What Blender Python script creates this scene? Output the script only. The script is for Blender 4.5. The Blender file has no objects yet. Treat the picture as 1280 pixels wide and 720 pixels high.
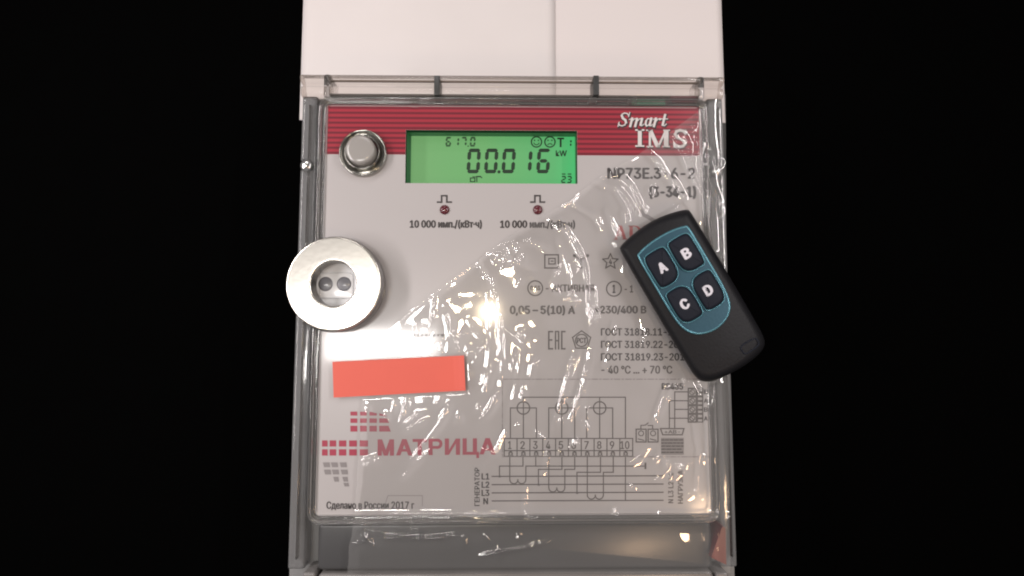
import bpy, bmesh, math, random
import numpy as np
from mathutils import Vector, Matrix

# ------------------------------------------------------------------ camera, light, exposure (1 unit = 10 cm)
random.seed(7)
SC = bpy.context.scene
COL = SC.collection
F = 700.0                       # focal length in pixels of the 1280 wide photograph
K = 290.0                       # pixels per unit at the middle of the faceplate
ZL = 0.50                       # height of the faceplate above the table
D = F / K
TILT, YAW = math.radians(4.7), math.radians(0.8)
FW = Vector((math.sin(YAW), math.sin(TILT), -math.cos(TILT))).normalized()
RT = FW.cross(Vector((0, 1, 0))).normalized()
UP = RT.cross(FW).normalized()
CAM = Vector((0, 0, ZL)) - FW * D
cd = bpy.data.cameras.new('camera')
cam = bpy.data.objects.new('camera', cd)
COL.objects.link(cam)
cd.sensor_width = 36.0
cd.lens = 36.0 * F / 1280.0
cd.clip_start, cd.clip_end = 0.01, 100
cam.matrix_world = Matrix(((RT.x, UP.x, -FW.x, CAM.x), (RT.y, UP.y, -FW.y, CAM.y), (RT.z, UP.z, -FW.z, CAM.z), (0, 0, 0, 1)))
SC.camera = cam

w = bpy.data.worlds.new('World')
SC.world = w
w.use_nodes = True
w.node_tree.nodes['Background'].inputs[0].default_value = (1.0, 0.93, 0.90, 1)
w.node_tree.nodes['Background'].inputs[1].default_value = 0.22


def lamp(name, loc, target, size, power, color, shape='RECTANGLE', size_y=None):
    ld = bpy.data.lights.new(name, 'AREA')
    ld.shape = shape
    ld.size = size
    if shape in ('RECTANGLE', 'ELLIPSE'):
        ld.size_y = size_y or size
    ld.energy = power
    ld.color = color
    o = bpy.data.objects.new(name, ld)
    o.location = loc
    z = (Vector(loc) - Vector(target)).normalized()
    x = Vector((0, 1, 0)).cross(z).normalized()
    y = z.cross(x)
    o.rotation_euler = Matrix((x, y, z)).transposed().to_euler()
    COL.objects.link(o)
    return o


def P(px, py, z=ZL):
    d = FW + RT * ((px - 640.0) / F) + UP * ((360.0 - py) / F)
    return CAM + d * ((z - CAM.z) / d.z)


def mirror(px, py, h, z=ZL):
    """Where a lamp at height h hangs if a level mirror at the photograph's point shows it."""
    p = P(px, py, z)
    d = p - CAM
    d.z = -d.z
    return p + d * ((h - z) / d.z)


# the room's lamps: ceiling panel, bulb above the bench, warm lamp low at one side, key from the left; plus added glint strips
lamp('left_key_light', (-3.05, 0.45, 2.9), (-0.4, 0.0, 0.4), 0.40, 94, (1.0, 0.93, 0.92), size_y=3.4)  # main light from the left, drawn out into a strip to streak the creases
lamp('right_glint_strip', (2.75, 1.0, 3.6), (0.3, 0.0, 0.5), 0.20, 74, (1.0, 0.94, 0.93), size_y=3.0)  # added strip with no real source, puts glints on the film creases
lamp('top_glint_strip', (-0.7, 3.3, 3.3), (-0.3, 0.2, 0.5), 1.6, 20, (1.0, 0.95, 0.93), size_y=0.16)  # added strip with no real source, for glints on level creases and rims
lamp('ceiling_panel', mirror(478, 430, 6.5), (-0.4, -0.2, 0.5), 1.6, 80, (1.0, 0.96, 0.93), size_y=0.42)
lamp('bench_bulb', mirror(611, 390, 6.0), (0, 0, 0.5), 0.26, 18, (1.0, 0.80, 0.52), 'DISK')
lamp('side_lamp', mirror(893, 650, 5.0), (0.5, -0.5, 0.5), 0.55, 22, (1.0, 0.66, 0.40), 'DISK')

SC.view_settings.view_transform = 'Standard'
SC.view_settings.look = 'None'
SC.view_settings.exposure = 0.0
SC.view_settings.gamma = 1.0
SC.render.engine = 'CYCLES'
SC.cycles.use_denoising = True
SC.cycles.filter_width = 2.0
SC.cycles.max_bounces = 16
SC.cycles.transparent_max_bounces = 24
SC.cycles.sample_clamp_indirect = 6


# ------------------------------------------------------------------ materials
def nodes(name):
    m = bpy.data.materials.new(name)
    m.use_nodes = True
    nt = m.node_tree
    return m, nt, nt.nodes['Principled BSDF'], nt.nodes['Material Output']


def mat(name, color, rough=0.5, metal=0.0, spec=0.5, coat=0.0, coat_rough=0.1, var=0.08, vscale=6.0, bump=0.0, bscale=60.0, emit=None, estr=0.0):
    m, nt, b, out = nodes(name)
    b.inputs['Roughness'].default_value = rough
    b.inputs['Metallic'].default_value = metal
    b.inputs['Specular IOR Level'].default_value = spec
    b.inputs['Coat Weight'].default_value = coat
    b.inputs['Coat Roughness'].default_value = coat_rough
    tc = nt.nodes.new('ShaderNodeTexCoord')
    no = nt.nodes.new('ShaderNodeTexNoise')
    no.inputs['Scale'].default_value = vscale
    no.inputs['Detail'].default_value = 6
    nt.links.new(tc.outputs['Object'], no.inputs['Vector'])
    mx = nt.nodes.new('ShaderNodeMix')
    mx.data_type = 'RGBA'
    mx.inputs[6].default_value = tuple(c * (1 - var) for c in color) + (1,)
    mx.inputs[7].default_value = tuple(min(1, c * (1 + var)) for c in color) + (1,)
    nt.links.new(no.outputs['Fac'], mx.inputs[0])
    nt.links.new(mx.outputs[2], b.inputs['Base Color'])
    if bump:
        n2 = nt.nodes.new('ShaderNodeTexNoise')
        n2.inputs['Scale'].default_value = bscale
        n2.inputs['Detail'].default_value = 4
        nt.links.new(tc.outputs['Object'], n2.inputs['Vector'])
        bp = nt.nodes.new('ShaderNodeBump')
        bp.inputs['Strength'].default_value = bump
        bp.inputs['Distance'].default_value = 0.01
        nt.links.new(n2.outputs['Fac'], bp.inputs['Height'])
        nt.links.new(bp.outputs[0], b.inputs['Normal'])
        if coat:
            nt.links.new(bp.outputs[0], b.inputs['Coat Normal'])
    if emit:
        b.inputs['Emission Color'].default_value = emit + (1,)
        b.inputs['Emission Strength'].default_value = estr
    return m


def clear(name, tint, haze_col, haze, rough=0.06, ior=1.5, gain=1.0, bump=0.0, bscale=30.0, fine=0.0):
    """Thin clear plastic: mirror by Fresnel, tinted see-through, a little milky scatter."""
    m, nt, b, out = nodes(name)
    nt.nodes.remove(b)
    tr = nt.nodes.new('ShaderNodeBsdfTransparent')
    tr.inputs[0].default_value = tint + (1,)
    df = nt.nodes.new('ShaderNodeBsdfDiffuse')
    df.inputs[0].default_value = haze_col + (1,)
    gl = nt.nodes.new('ShaderNodeBsdfGlossy')
    gl.inputs['Roughness'].default_value = rough
    fr = nt.nodes.new('ShaderNodeFresnel')
    fr.inputs[0].default_value = ior
    mu = nt.nodes.new('ShaderNodeMath')
    mu.operation = 'MULTIPLY'
    mu.use_clamp = True
    mu.inputs[1].default_value = gain
    m1 = nt.nodes.new('ShaderNodeMixShader')
    m1.inputs[0].default_value = haze
    m2 = nt.nodes.new('ShaderNodeMixShader')
    L = nt.links.new
    L(tr.outputs[0], m1.inputs[1]); L(df.outputs[0], m1.inputs[2])
    L(fr.outputs[0], mu.inputs[0]); L(mu.outputs[0], m2.inputs[0])
    L(m1.outputs[0], m2.inputs[1]); L(gl.outputs[0], m2.inputs[2])
    L(m2.outputs[0], out.inputs[0])
    if fine:                     # extra mirror gleam added beyond the sheet's own, to strengthen crease glints
        g2 = nt.nodes.new('ShaderNodeBsdfGlossy')
        g2.inputs['Roughness'].default_value = rough
        g2.inputs[0].default_value = (fine, fine, fine, 1)
        ad = nt.nodes.new('ShaderNodeAddShader')
        L(m2.outputs[0], ad.inputs[0]); L(g2.outputs[0], ad.inputs[1])
        L(ad.outputs[0], out.inputs[0])
    if bump:
        tc = nt.nodes.new('ShaderNodeTexCoord')
        n2 = nt.nodes.new('ShaderNodeTexNoise')
        n2.inputs['Scale'].default_value = bscale
        n2.inputs['Detail'].default_value = 5
        L(tc.outputs['Object'], n2.inputs['Vector'])
        bp = nt.nodes.new('ShaderNodeBump')
        bp.inputs['Strength'].default_value = bump
        bp.inputs['Distance'].default_value = 0.02
        L(n2.outputs['Fac'], bp.inputs['Height'])
        L(bp.outputs[0], gl.inputs['Normal']); L(bp.outputs[0], fr.inputs['Normal'])
    return m


M = {}
M['table'] = mat('black_felt', (0.0012, 0.0012, 0.0012), 1.0, spec=0.0)
M['paper'] = mat('white_paper', (0.71, 0.665, 0.655), 0.85, spec=0.2, var=0.05, vscale=2.3, bump=0.35, bscale=4.0)
M['paper2'] = mat('white_paper_cooler', (0.72, 0.665, 0.655), 0.85, spec=0.2, var=0.015, vscale=1.0, bump=0.08, bscale=4.0)
M['plate'] = mat('silver_grey_faceplate', (0.43, 0.405, 0.404), 0.30, spec=0.45, coat=0.8, coat_rough=0.085, var=0.03, vscale=2.5, bump=0.010, bscale=7.0)
M['ink'] = mat('dark_grey_ink', (0.040, 0.034, 0.035), 0.4, coat=0.4)
M['ink_soft'] = mat('grey_ink', (0.085, 0.075, 0.073), 0.4, coat=0.4)
M['ink_mid'] = mat('mid_grey_ink', (0.22, 0.20, 0.20), 0.4, coat=0.4)
M['ink_red'] = mat('crimson_ink', (0.33, 0.028, 0.060), 0.4, coat=0.4)
M['ink_add'] = mat('pale_red_ink', (0.40, 0.10, 0.10), 0.4, coat=0.4)
M['ink_white'] = mat('white_ink', (0.60, 0.57, 0.56), 0.4, coat=0.4)
M['ink_black'] = mat('black_ink', (0.03, 0.02, 0.022), 0.4, coat=0.4)
M['led'] = mat('dark_red_lens', (0.10, 0.016, 0.024), 0.12, coat=0.5)
M['housing'] = mat('grey_housing_plastic', (0.26, 0.26, 0.262), 0.42, var=0.25, vscale=3.0, bump=0.05, bscale=8)
M['trench'] = mat('dark_grey_plastic', (0.045, 0.046, 0.046), 0.35, var=0.4, vscale=9.0)
M['lower'] = mat('smoky_cover_plastic', (0.058, 0.058, 0.060), 0.30, coat=0.4, coat_rough=0.2, var=0.3, vscale=1.6, bump=0.10, bscale=3.5)
M['lip'] = mat('pale_lip_plastic', (0.20, 0.19, 0.185), 0.25, var=0.2)
M['clear'] = clear('clear_polycarbonate', (0.86, 0.85, 0.84), (0.42, 0.40, 0.38), 0.09, 0.05, gain=2.2, bump=0.10, bscale=5)
M['rail'] = clear('clear_rail_plastic', (0.92, 0.88, 0.85), (0.45, 0.40, 0.37), 0.25, 0.12, gain=0.7, bump=0.04, bscale=4)
M['smoke'] = clear('smoky_clear_plastic', (0.70, 0.70, 0.70), (0.42, 0.42, 0.43), 0.36, 0.08, gain=1.8, bump=0.15, bscale=4)
M['film'] = clear('clear_film', (1.0, 1.0, 1.0), (0.92, 0.90, 0.89), 0.05, 0.045, gain=0.6, bump=0.02, bscale=10, fine=0.07)
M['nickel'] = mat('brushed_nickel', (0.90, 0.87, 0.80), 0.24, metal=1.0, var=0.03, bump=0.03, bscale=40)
M['nickel_side'] = mat('nickel_edge', (0.30, 0.29, 0.285), 0.22, metal=1.0, var=0.15)  # darker copy of the nickel: the side's dark reflections put into its colour
M['chrome'] = mat('dark_chrome', (0.42, 0.41, 0.38), 0.10, metal=1.0, var=0.25, vscale=18)
M['cap'] = mat('grey_button_plastic', (0.30, 0.285, 0.27), 0.16, coat=0.5, coat_rough=0.06)
M['port'] = mat('pale_port_plastic', (0.92, 0.92, 0.93), 0.25, coat=0.5)
M['lens'] = mat('dark_lens', (0.20, 0.20, 0.22), 0.3, coat=0.6)
M['well'] = mat('green_lit_well', (0.035, 0.12, 0.05), 0.5, emit=(0.02, 0.10, 0.035), estr=0.35)
M['seg'] = mat('lcd_segment', (0.010, 0.030, 0.014), 0.4)
M['seg2'] = mat('lcd_segment_faint', (0.030, 0.085, 0.035), 0.4)
M['fob'] = mat('black_fob_plastic', (0.006, 0.006, 0.008), 0.5, spec=0.25, bump=0.12, bscale=90, var=0.2)
M['rubber'] = mat('black_button_rubber', (0.008, 0.010, 0.018), 0.6, spec=0.2, bump=0.05, bscale=60)
M['teal'] = mat('teal_anodised_panel', (0.017, 0.062, 0.090), 0.42, metal=0.45, var=0.2, vscale=4, bump=0.04, bscale=80)
M['teal_edge'] = mat('bright_teal_edge', (0.10, 0.26, 0.32), 0.30, metal=0.6)
M['fob_letter'] = mat('pale_letter_paint', (0.62, 0.60, 0.66), 0.5)
M['sticker'] = mat('coral_red_sticker', (0.68, 0.115, 0.080), 0.6, var=0.06, vscale=5, bump=0.03, bscale=20)
M['redplastic'] = mat('crimson_plastic', (0.13, 0.005, 0.011), 0.3)
M['green_plastic'] = mat('green_plastic', (0.05, 0.22, 0.13), 0.4)
M['maroon_plastic'] = mat('maroon_plastic', (0.16, 0.03, 0.06), 0.4)
M['seam'] = mat('brownish_seam', (0.20, 0.15, 0.12), 0.5)
M['metal'] = mat('bright_screw_metal', (0.8, 0.8, 0.8), 0.14, metal=1.0)


def band_material():
    m, nt, b, out = nodes('red_striped_print')
    b.inputs['Roughness'].default_value = 0.32
    b.inputs['Coat Weight'].default_value = 0.5
    b.inputs['Coat Roughness'].default_value = 0.12
    tc = nt.nodes.new('ShaderNodeTexCoord')
    sp = nt.nodes.new('ShaderNodeSeparateXYZ')
    nt.links.new(tc.outputs['Object'], sp.inputs[0])
    mm = nt.nodes.new('ShaderNodeMath'); mm.operation = 'MULTIPLY'
    mm.inputs[1].default_value = 2 * math.pi * K / 6.55
    nt.links.new(sp.outputs['Y'], mm.inputs[0])
    sn = nt.nodes.new('ShaderNodeMath'); sn.operation = 'SINE'
    nt.links.new(mm.outputs[0], sn.inputs[0])
    rp = nt.nodes.new('ShaderNodeValToRGB')
    mr = nt.nodes.new('ShaderNodeMapRange')
    mr.inputs[1].default_value = -1; mr.inputs[2].default_value = 1
    nt.links.new(sn.outputs[0], mr.inputs[0])
    nt.links.new(mr.outputs[0], rp.inputs[0])
    e = rp.color_ramp.elements
    e[0].position = 0.0; e[0].color = (0.34, 0.024, 0.042, 1)
    e[1].position = 1.0; e[1].color = (0.115, 0.009, 0.020, 1)
    k = e.new(0.55); k.color = (0.25, 0.021, 0.036, 1)
    nt.links.new(rp.outputs[0], b.inputs['Base Color'])
    return m


def screen_material():
    """Back-lit by a diode at one end: the glow itself falls off along the glass."""
    m, nt, b, out = nodes('backlit_green_lcd')
    b.inputs['Base Color'].default_value = (0.06, 0.13, 0.06, 1)
    b.inputs['Roughness'].default_value = 0.25
    tc = nt.nodes.new('ShaderNodeTexCoord')
    sp = nt.nodes.new('ShaderNodeSeparateXYZ')
    nt.links.new(tc.outputs['Generated'], sp.inputs[0])
    no = nt.nodes.new('ShaderNodeTexNoise'); no.inputs['Scale'].default_value = 3
    nt.links.new(tc.outputs['Generated'], no.inputs['Vector'])
    ad = nt.nodes.new('ShaderNodeMath'); ad.operation = 'MULTIPLY_ADD'
    ad.inputs[1].default_value = 0.10; ad.inputs[2].default_value = -0.05
    nt.links.new(no.outputs['Fac'], ad.inputs[0])
    a2 = nt.nodes.new('ShaderNodeMath'); a2.operation = 'ADD'
    nt.links.new(ad.outputs[0], a2.inputs[0]); nt.links.new(sp.outputs['X'], a2.inputs[1])
    rp = nt.nodes.new('ShaderNodeValToRGB')
    nt.links.new(a2.outputs[0], rp.inputs[0])
    e = rp.color_ramp.elements
    e[0].position = 0.0; e[0].color = (0.150, 0.330, 0.125, 1)
    e[1].position = 1.0; e[1].color = (0.035, 0.50, 0.150, 1)
    k = e.new(0.45); k.color = (0.120, 0.345, 0.115, 1)
    k = e.new(0.85); k.color = (0.065, 0.375, 0.125, 1)
    nt.links.new(rp.outputs[0], b.inputs['Emission Color'])
    b.inputs['Emission Strength'].default_value = 0.84
    return m


M['band'] = band_material()
M['screen'] = screen_material()


# ------------------------------------------------------------------ helpers
def link(o, parent=None):
    COL.objects.link(o)
    if parent is not None:
        o.parent = parent
        o.matrix_parent_inverse = Matrix.Identity(4)
        if parent.get('_w') is None:
            pass
    return o


ORIG = {}


def obj(name, verts, faces, m, parent=None, smooth=False):
    """One mesh object; verts in world units, stored relative to the parent chain's origin."""
    off = Vector((0, 0, 0))
    if parent is not None:
        off = ORIG.get(parent.name, off)
    me = bpy.data.meshes.new(name)
    me.from_pydata([tuple(Vector(v) - off) for v in verts], [], faces)
    me.materials.append(M[m])
    if smooth:
        me.polygons.foreach_set('use_smooth', [True] * len(me.polygons))
    me.update()
    o = bpy.data.objects.new(name, me)
    COL.objects.link(o)
    if parent is not None:
        o.parent = parent
    ORIG[o.name] = off
    return o


def empty(name, loc, label, cat, group=None):
    o = bpy.data.objects.new(name, None)
    o.empty_display_size = 0.05
    o.location = loc
    COL.objects.link(o)
    ORIG[o.name] = Vector(loc)
    tag(o, label, cat, group)
    return o


def tag(o, label, cat, group=None):
    o['label'] = label
    o['category'] = cat
    if group:
        o['group'] = group
    return o


class MB:
    def __init__(self):
        self.v, self.f = [], []

    def add(self, v, f):
        n = len(self.v)
        self.v += [tuple(x) for x in v]
        self.f += [tuple(i + n for i in q) for q in f]
        return self

    def build(self, name, m, parent=None, smooth=False):
        return obj(name, self.v, self.f, m, parent, smooth)


def loft(loops, cap_first=False, cap_last=True):
    """Closed loops of equal length joined ring to ring."""
    n = len(loops[0])
    v = [p for lp in loops for p in lp]
    f = []
    for k in range(len(loops) - 1):
        for i in range(n):
            j = (i + 1) % n
            f.append((k * n + i, k * n + j, (k + 1) * n + j, (k + 1) * n + i))
    if cap_first:
        f.append(tuple(reversed(range(n))))
    if cap_last:
        f.append(tuple(range((len(loops) - 1) * n, len(loops) * n)))
    return v, f


def rrect(x0, y0, x1, y1, r, z, seg=6):
    pts = []
    for cx, cy, a0 in ((x1 - r, y1 - r, 0), (x0 + r, y1 - r, 90), (x0 + r, y0 + r, 180), (x1 - r, y0 + r, 270)):
        for k in range(seg + 1):
            a = math.radians(a0 + 90.0 * k / seg)
            pts.append((cx + r * math.cos(a), cy + r * math.sin(a), z))
    return pts


def slab(px0, py0, px1, py1, z0, z1, r=0.01, bev=0.006):
    """A world-aligned rounded slab whose top shows in the photograph's box (given in photo pixels)."""
    a, b = P(px0, (py0 + py1) / 2, z1), P(px1, (py0 + py1) / 2, z1)
    t, u = P((px0 + px1) / 2, py0, z1), P((px0 + px1) / 2, py1, z1)
    x0, x1, y0, y1 = a.x, b.x, u.y, t.y
    L = [rrect(x0, y0, x1, y1, r, z0), rrect(x0, y0, x1, y1, r, z1 - bev)]
    for k in (0.3, 0.7, 1.0):
        o = bev * (1 - math.cos(k * math.pi / 2))
        L.append(rrect(x0 + o, y0 + o, x1 - o, y1 - o, max(r - o, 1e-4), z1 - bev + bev * math.sin(k * math.pi / 2)))
    return loft(L)


def lathe(cx, cy, prof, n=64, cap=True):
    L = [[(cx + r * math.cos(2 * math.pi * i / n), cy + r * math.sin(2 * math.pi * i / n), z) for i in range(n)] for r, z in prof]
    return loft(L, False, cap)


# ---- flat print, drawn in the faceplate's plane
ZP = ZL + 0.0012


class Print:
    def __init__(self, z=ZP):
        self.v, self.f, self.z = [], [], z

    def poly(self, pts):
        n = len(self.v)
        self.v += [P(x, y, self.z) for x, y in pts]
        k = list(range(n, n + len(pts)))
        a = sum(pts[i][0] * pts[(i + 1) % len(pts)][1] - pts[(i + 1) % len(pts)][0] * pts[i][1] for i in range(len(pts)))
        self.f.append(tuple(k if a < 0 else reversed(k)))
        return self

    def line(self, pts, wd=1.2, closed=False):
        pts = list(pts)
        if closed:
            pts.append(pts[0])
        for (x0, y0), (x1, y1) in zip(pts, pts[1:]):
            L = math.hypot(x1 - x0, y1 - y0) or 1
            ex, ey = (x1 - x0) / L * wd / 2, (y1 - y0) / L * wd / 2
            self.poly([(x0 - ex + ey, y0 - ey - ex), (x1 + ex + ey, y1 + ey - ex), (x1 + ex - ey, y1 + ey + ex), (x0 - ex - ey, y0 - ey + ex)])
            self.z += 1e-6
        return self

    def ring(self, cx, cy, r, wd=1.2, a0=0, a1=360, n=24):
        pts = [(cx + r * math.cos(math.radians(a0 + (a1 - a0) * k / n)), cy + r * math.sin(math.radians(a0 + (a1 - a0) * k / n))) for k in range(n + 1)]
        return self.line(pts, wd)

    def disc(self, cx, cy, r, n=20):
        return self.poly([(cx + r * math.cos(2 * math.pi * k / n), cy + r * math.sin(2 * math.pi * k / n)) for k in range(n)])

    def box(self, x0, y0, x1, y1):
        return self.poly([(x0, y0), (x1, y0), (x1, y1), (x0, y1)])

    def dash(self, x0, y0, x1, y1, pat=(7, 2.5, 2, 2.5), wd=1.0):
        L = math.hypot(x1 - x0, y1 - y0)
        s, k = 0.0, 0
        while s < L:
            e = min(L, s + pat[k % len(pat)])
            if k % 2 == 0:
                self.line([(x0 + (x1 - x0) * s / L, y0 + (y1 - y0) * s / L), (x0 + (x1 - x0) * e / L, y0 + (y1 - y0) * e / L)], wd)
            s, k = e, k + 1
        return self

    def build(self, name, m, parent):
        return obj(name, self.v, self.f, m, parent)


_tc = {}
try:                                                # the sans serif face that ships with Blender; its built-in one if absent
    SANS = bpy.data.fonts.load(bpy.utils.system_resource('DATAFILES', path='fonts') + '/Inter.woff2')
except Exception:
    SANS = None


def glyphs(s):
    if s in _tc:
        return _tc[s]
    cu = bpy.data.curves.new('t', 'FONT')
    cu.body = s
    cu.size = 1.0
    if SANS is not None:
        cu.font = SANS
    cu.resolution_u = 4
    o = bpy.data.objects.new('t', cu)
    COL.objects.link(o)
    bpy.context.view_layer.update()
    me = bpy.data.meshes.new_from_object(o.evaluated_get(bpy.context.evaluated_depsgraph_get()))
    v = [(q.co.x, q.co.y) for q in me.vertices]
    f = [tuple(p.vertices) for p in me.polygons]
    bpy.data.objects.remove(o)
    bpy.data.curves.remove(cu)
    bpy.data.meshes.remove(me)
    xs, ys = [a for a, b in v], [b for a, b in v]
    x0, x1, y0, y1 = min(xs), max(xs), min(ys), max(ys)
    r = ([((a - x0) / (x1 - x0), (y1 - b) / (y1 - y0)) for a, b in v], f)
    _tc[s] = r
    return r


def text(s, x0, y0, x1, y1, m, parent, bold=0.02, rot=0.0, z=ZP, name='lettering', shear=0.0, mapf=None):
    """Printed words whose ink fills the photo box; rot turns the box about its middle (degrees, anticlockwise)."""
    v, f = glyphs(s)
    nv = len(v)
    allf = []
    cx, cy, wd, ht = (x0 + x1) / 2, (y0 + y1) / 2, x1 - x0, y1 - y0
    ca, sa = math.cos(math.radians(rot)), math.sin(math.radians(rot))
    out = []
    g = (0.012 + bold * 1.7) * ht
    for k, (gx, gy) in enumerate(((0, 0), (g, 0), (-g, 0), (0, g * .6), (0, -g * .6))):     # heavier strokes: the same outline laid again a hair aside
        for a, b in v:
            dx, dy = (a - 0.5) * (wd - 2 * g) + shear * (0.5 - b) * ht + gx, (b - 0.5) * (ht - g) + gy
            out.append(P(cx + dx * ca + dy * sa, cy - dx * sa + dy * ca, z + k * 4e-6))
        allf += [tuple(i + k * nv for i in q) for q in f]
    return obj(name, out, allf, m, parent)


# ------------------------------------------------------------------ setting: table and the two sheets
tb = obj('tabletop', *loft([rrect(-4.2, -2.6, 4.2, 3.2, 0.05, -0.08), rrect(-4.2, -2.6, 4.2, 3.2, 0.05, 0.0)], True), 'table')
tb['kind'] = 'structure'


def sheet(px0, px1, z, m, name, label, seed):
    rnd = random.Random(seed)
    x0, x1 = P(px0, 45, z).x, P(px1, 45, z).x
    y0, y1 = 0.93, 1.75
    nx, ny = 30, 50
    v, f = [], []
    for j in range(ny + 1):
        for i in range(nx + 1):
            x, y = x0 + (x1 - x0) * i / nx, y0 + (y1 - y0) * j / ny
            dz = 0.0025 * (math.sin(3.1 * x + seed) * math.sin(2.3 * y + 2 * seed) + 1)
            v.append((x, y, z + dz))
    for j in range(ny):
        for i in range(nx):
            a = j * (nx + 1) + i
            f.append((a, a + 1, a + nx + 2, a + nx + 1))
    n = len(v)
    v += [(a, b, c - 0.0015) for a, b, c in v]
    f += [tuple(reversed([i + n for i in q])) for q in f[:]]
    rim = [i for i in range(nx + 1)] + [(j + 1) * (nx + 1) - 1 for j in range(1, ny + 1)] + [ny * (nx + 1) + i for i in range(nx - 1, -1, -1)] + [j * (nx + 1) for j in range(ny - 1, 0, -1)]
    for a, b in zip(rim, rim[1:] + rim[:1]):
        f.append((b, a, a + n, b + n))
    o = obj(name, v, f, m, None, True)
    return tag(o, label, 'paper')


sheet(378, 694, 0.010, 'paper', 'paper_sheet', 'wider white paper sheet under the meter, its straight edge lying over the other sheet', 1)
sheet(660, 903, 0.002, 'paper2', 'paper_sheet', 'narrower white paper sheet above the end of the meter with the key fob', 2)

# ------------------------------------------------------------------ the electricity meter
meter = empty('electricity_meter', (0, 0, 0.012), 'grey electricity meter with a clear cover, red striped band and glowing green display', 'electricity meter')

# faceplate rectangle in world units
fx0 = (P(408, 240).x + P(396, 642).x) / 2 - 0.004
fx0 = P(396.5, 600).x
fx1 = P(887.5, 600).x
fy1 = P(640, 133.5).y
fy0 = P(640, 642.5).y
lx0, lx1 = P(507, 196).x, P(721.5, 196).x
ly1, ly0 = P(615, 163).y, P(615, 229.3).y

# housing under everything
hx0, hx1 = P(376, 150, 0.38).x, P(904, 150, 0.38).x
hy1, hy0 = P(640, 121, 0.38).y, P(640, 790, 0.38).y
h = loft([rrect(hx0 + 0.02, hy0, hx1 - 0.02, hy1, 0.03, 0.012), rrect(hx0, hy0, hx1, hy1, 0.03, 0.34), rrect(hx0 + 0.004, hy0 + 0.004, hx1 - 0.004, hy1 - 0.004, 0.03, 0.355)], True)
obj('housing', *h, 'housing', meter)

# faceplate with the display opening, as a frame of four fields with real thickness
b = MB()
zb = ZL - 0.03


def field(x0, y0, x1, y1, z0, z1):
    return ([(x0, y0, z0), (x1, y0, z0), (x1, y1, z0), (x0, y1, z0), (x0, y0, z1), (x1, y0, z1), (x1, y1, z1), (x0, y1, z1)],
            [(4, 5, 6, 7), (3, 2, 1, 0), (0, 1, 5, 4), (1, 2, 6, 5), (2, 3, 7, 6), (3, 0, 4, 7)])


def holed(x0, y0, x1, y1, z0, z1, hx0, hy0, hx1, hy1):
    xs, ys = [x0, hx0, hx1, x1], [y0, hy0, hy1, y1]
    v, f = [], []
    for z in (z0, z1):
        for y in ys:
            for x in xs:
                v.append((x, y, z))
    for j in range(3):
        for i in range(3):
            if i == 1 and j == 1:
                continue
            a = j * 4 + i
            f.append((16 + a, 16 + a + 1, 16 + a + 5, 16 + a + 4))
            f.append((a + 4, a + 5, a + 1, a))
    for lo in ([0, 1, 2, 3, 7, 11, 15, 14, 13, 12, 8, 4], [5, 9, 10, 6]):
        for p, q in zip(lo, lo[1:] + lo[:1]):
            f.append((p, q, q + 16, p + 16))
    return v, f


plate = obj('faceplate', *holed(fx0, fy0, fx1, fy1, zb, ZL, lx0, ly0, lx1, ly1), 'plate', meter)
# red band round the top of the opening: U-shaped printed sheet
by0 = P(640, 193.8).y
e = 0.0006
zt = ZL + 0.0005
bx0, bx1, byt = fx0 + 0.002, fx1 - 0.004, fy1 - 0.002
v = [(bx0, by0, zt), (lx0 - e, by0, zt), (lx0 - e, ly1 + e, zt), (lx1 + e, ly1 + e, zt), (lx1 + e, by0, zt), (bx1, by0, zt), (bx1, byt, zt), (bx0, byt, zt),
     (lx0 - e, byt, zt), (lx1 + e, byt, zt)]
obj('striped_band', v, [(0, 1, 2, 8, 7), (2, 3, 9, 8), (4, 5, 6, 9, 3)], 'band', plate)

# display: well, glass, segments
zs = ZL - 0.075
disp = obj('display', *(lambda L: loft(L, False, False))([[(lx0, ly0, zs), (lx1, ly0, zs), (lx1, ly1, zs), (lx0, ly1, zs)], [(lx0, ly0, ZL - 0.0005), (lx1, ly0, ZL - 0.0005), (lx1, ly1, ZL - 0.0005), (lx0, ly1, ZL - 0.0005)]]), 'well', meter)
obj('screen', [(lx0 - .01, ly0 - .01, zs), (lx1 + .01, ly0 - .01, zs), (lx1 + .01, ly1 + .01, zs), (lx0 - .01, ly1 + .01, zs)], [(0, 1, 2, 3)], 'screen', disp)
a, c = P(505, 160, zs + 0.004), P(513.2, 232, zs + 0.004)
obj('screen_border', [(a.x, c.y, a.z), (c.x, c.y, a.z), (c.x, a.y, a.z), (a.x, a.y, a.z)], [(0, 1, 2, 3)], 'well', disp)
ZS = zs + 0.0015
SEG = {'0': 'abcdef', '1': 'bc', '6': 'acdefg', '7': 'abc', '2': 'abged', '3': 'abgcd'}


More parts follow.
